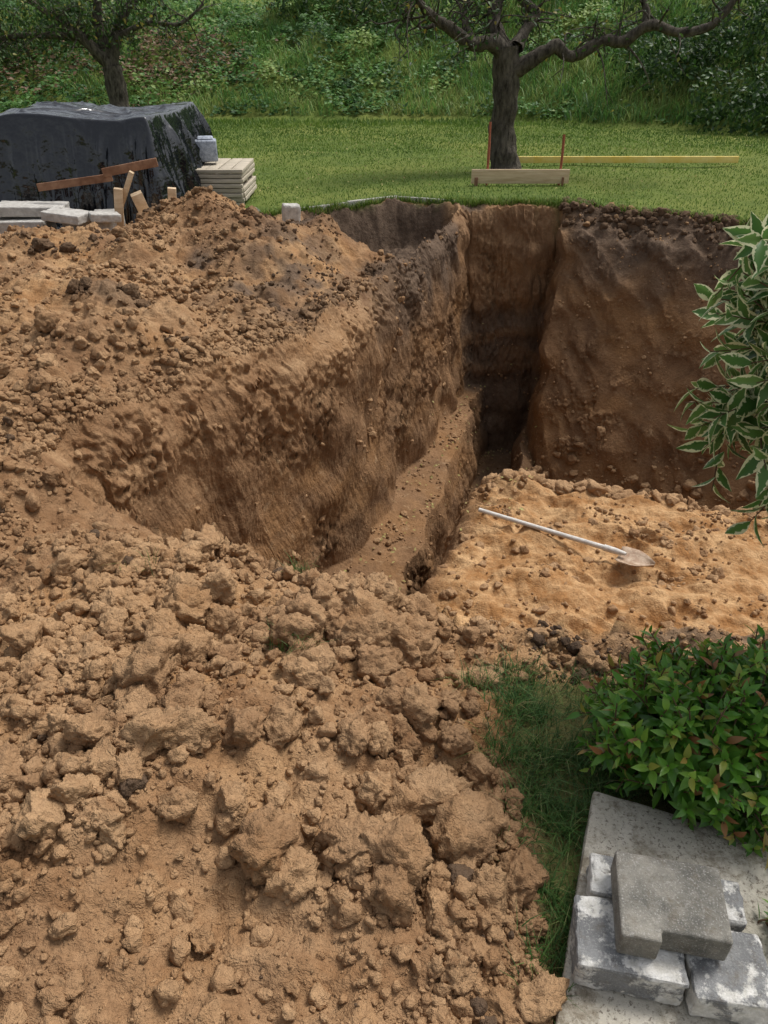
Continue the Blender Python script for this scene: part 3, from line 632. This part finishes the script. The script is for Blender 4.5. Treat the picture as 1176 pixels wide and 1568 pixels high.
# tarp draped over a boxy stack
gx=np.linspace(-5.9,-2.2,330); gy=np.linspace(8.55,11.2,230); GXX,GYY=np.meshgrid(gx,gy); x=GXX.ravel();y=GYY.ravel()
d1=np.minimum(x+5.8,-2.46-x+.04*(y-9)); d2=np.minimum(y-8.85,11.1-y); kk=.10
d=np.minimum(d1,d2)-kk*.25*np.maximum(kk*3-np.abs(d1-d2),0)
d=d+.015*pn2(x*3,y*3,200)
top=1.06+.12*np.exp(-((x+3.75)/.5)**2-((y-9.5)/.8)**2)+.05*pn2(x*.9,y*.9,202)+.04*ss(-2.9,-2.6,x)-.08*ss(-4.0,-4.9,x)
prof=np.clip(d/.10,0,1); prof=1-(1-prof)**2.4
z=top*prof
r1=np.maximum(0,1-np.abs(pn2(x*1.3+y*.9,y*1.0-x*.4,205))*4)**2
r2=np.maximum(0,1-np.abs(pn2(x*2.4-y*1.0,y*1.4+x*.6,206))*5)**2
topm=ss(.10,.25,d)
z=z+topm*(.030*r1+.018*r2)
hang=1-z/np.maximum(top,.1)
c1=np.maximum(0,1-np.abs(pn2(x*1.9+z*1.2+y*1.9,z*.5+3,207))*4.2)**1.6
c2_=np.maximum(0,1-np.abs(pn2(x*4.2-z*2.0+y*4.2,z*.8+9,208))*4.5)**1.6
c3=np.maximum(0,1-np.abs(pn2(x*3.0+z*3.5+y*3,z*2.0-x+19,210))*6)**2
fold=.14*c1+.07*c2_*(.5+hang)+.045*c3
tv=np.stack([x,y,z],1); gd=np.stack([np.where(d1<d2,np.sign(x+4),0),np.where(d2<=d1,np.sign(y-10),0)],1)
tv[:,:2]+=gd*((fold+.10*hang)*ss(.14,.02,d)*ss(1.02,.75,z/np.maximum(top,.1)))[:,None]
I=(np.arange(229)[:,None]*330+np.arange(329)[None]).ravel()
n_=NT('black_plastic',.15,.7); M_tarp=n_.done((.006,.007,.010),n_.bump(n_.noise(5,3,.5),.55,.06))
ob=mesh_np('black_tarp',tv,np.stack([I,I+1,I+331,I+330],1),M_tarp,None,True)
q=ob.modifiers.new('s','SMOOTH'); q.factor=.5; q.iterations=3
boxes('weathered_plank',[((-3.28,8.49,.52),(.80,.03,.075),(0,-.12,.05))],M_dkwood,.003)
boxes('weathered_plank',[((-2.68,8.53,.66),(.58,.03,.085),(0,-.16,.15))],M_dkwood,.003)
boxes('wood_offcuts',[((-2.85,8.45,.25),(.09,.06,.45),(.1,.15,.2)),((-2.62,8.5,.3),(.12,.08,.25),(.2,-.3,.4)),((-2.35,8.75,.22),(.09,.06,.42),(.1,.1,.2)),((-2.5,8.45,.12),(.3,.12,.1),(0,.2,.6)),((-2.75,8.5,.45),(.05,.05,.4),(.1,.5,0))],M_wood,.004)
# ---------------------------------------------------------------- light
w=bpy.data.worlds.new('World'); S.world=w; w.use_nodes=True; nt=w.node_tree; bg=nt.nodes['Background']
sky=nt.nodes.new('ShaderNodeTexSky'); sky.sky_type='NISHITA'; sky.sun_disc=False
EL,AZ=math.radians(60),math.radians(55)   # azimuth from +Y, clockwise
sky.sun_elevation=EL; sky.sun_rotation=AZ; sky.dust_density=4; sky.air_density=1.2
hs=nt.nodes.new('ShaderNodeHueSaturation'); hs.inputs['Saturation'].default_value=.35
nt.links.new(sky.outputs[0],hs.inputs['Color']); nt.links.new(hs.outputs[0],bg.inputs[0]); bg.inputs[1].default_value=.15
L=bpy.data.lights.new('sun','SUN'); L.energy=2.8; L.angle=math.radians(18); L.color=(1,.975,.94); lo=bpy.data.objects.new('sun',L); S.collection.objects.link(lo)
dv=Vector((math.sin(AZ)*math.cos(EL),math.cos(AZ)*math.cos(EL),math.sin(EL))); lo.rotation_euler=dv.to_track_quat('Z','Y').to_euler()
S.view_settings.view_transform='Standard'; S.view_settings.look='None'; S.view_settings.exposure=0
cam=bpy.data.cameras.new('camera'); co=bpy.data.objects.new('camera',cam); S.collection.objects.link(co); S.camera=co
co.location=(0,0,1.8); co.rotation_euler=(math.radians(90-32.6),0,0)
cam.sensor_fit='VERTICAL'; cam.sensor_height=36; cam.lens=36*1132/1568; cam.clip_start=.05; cam.clip_end=600
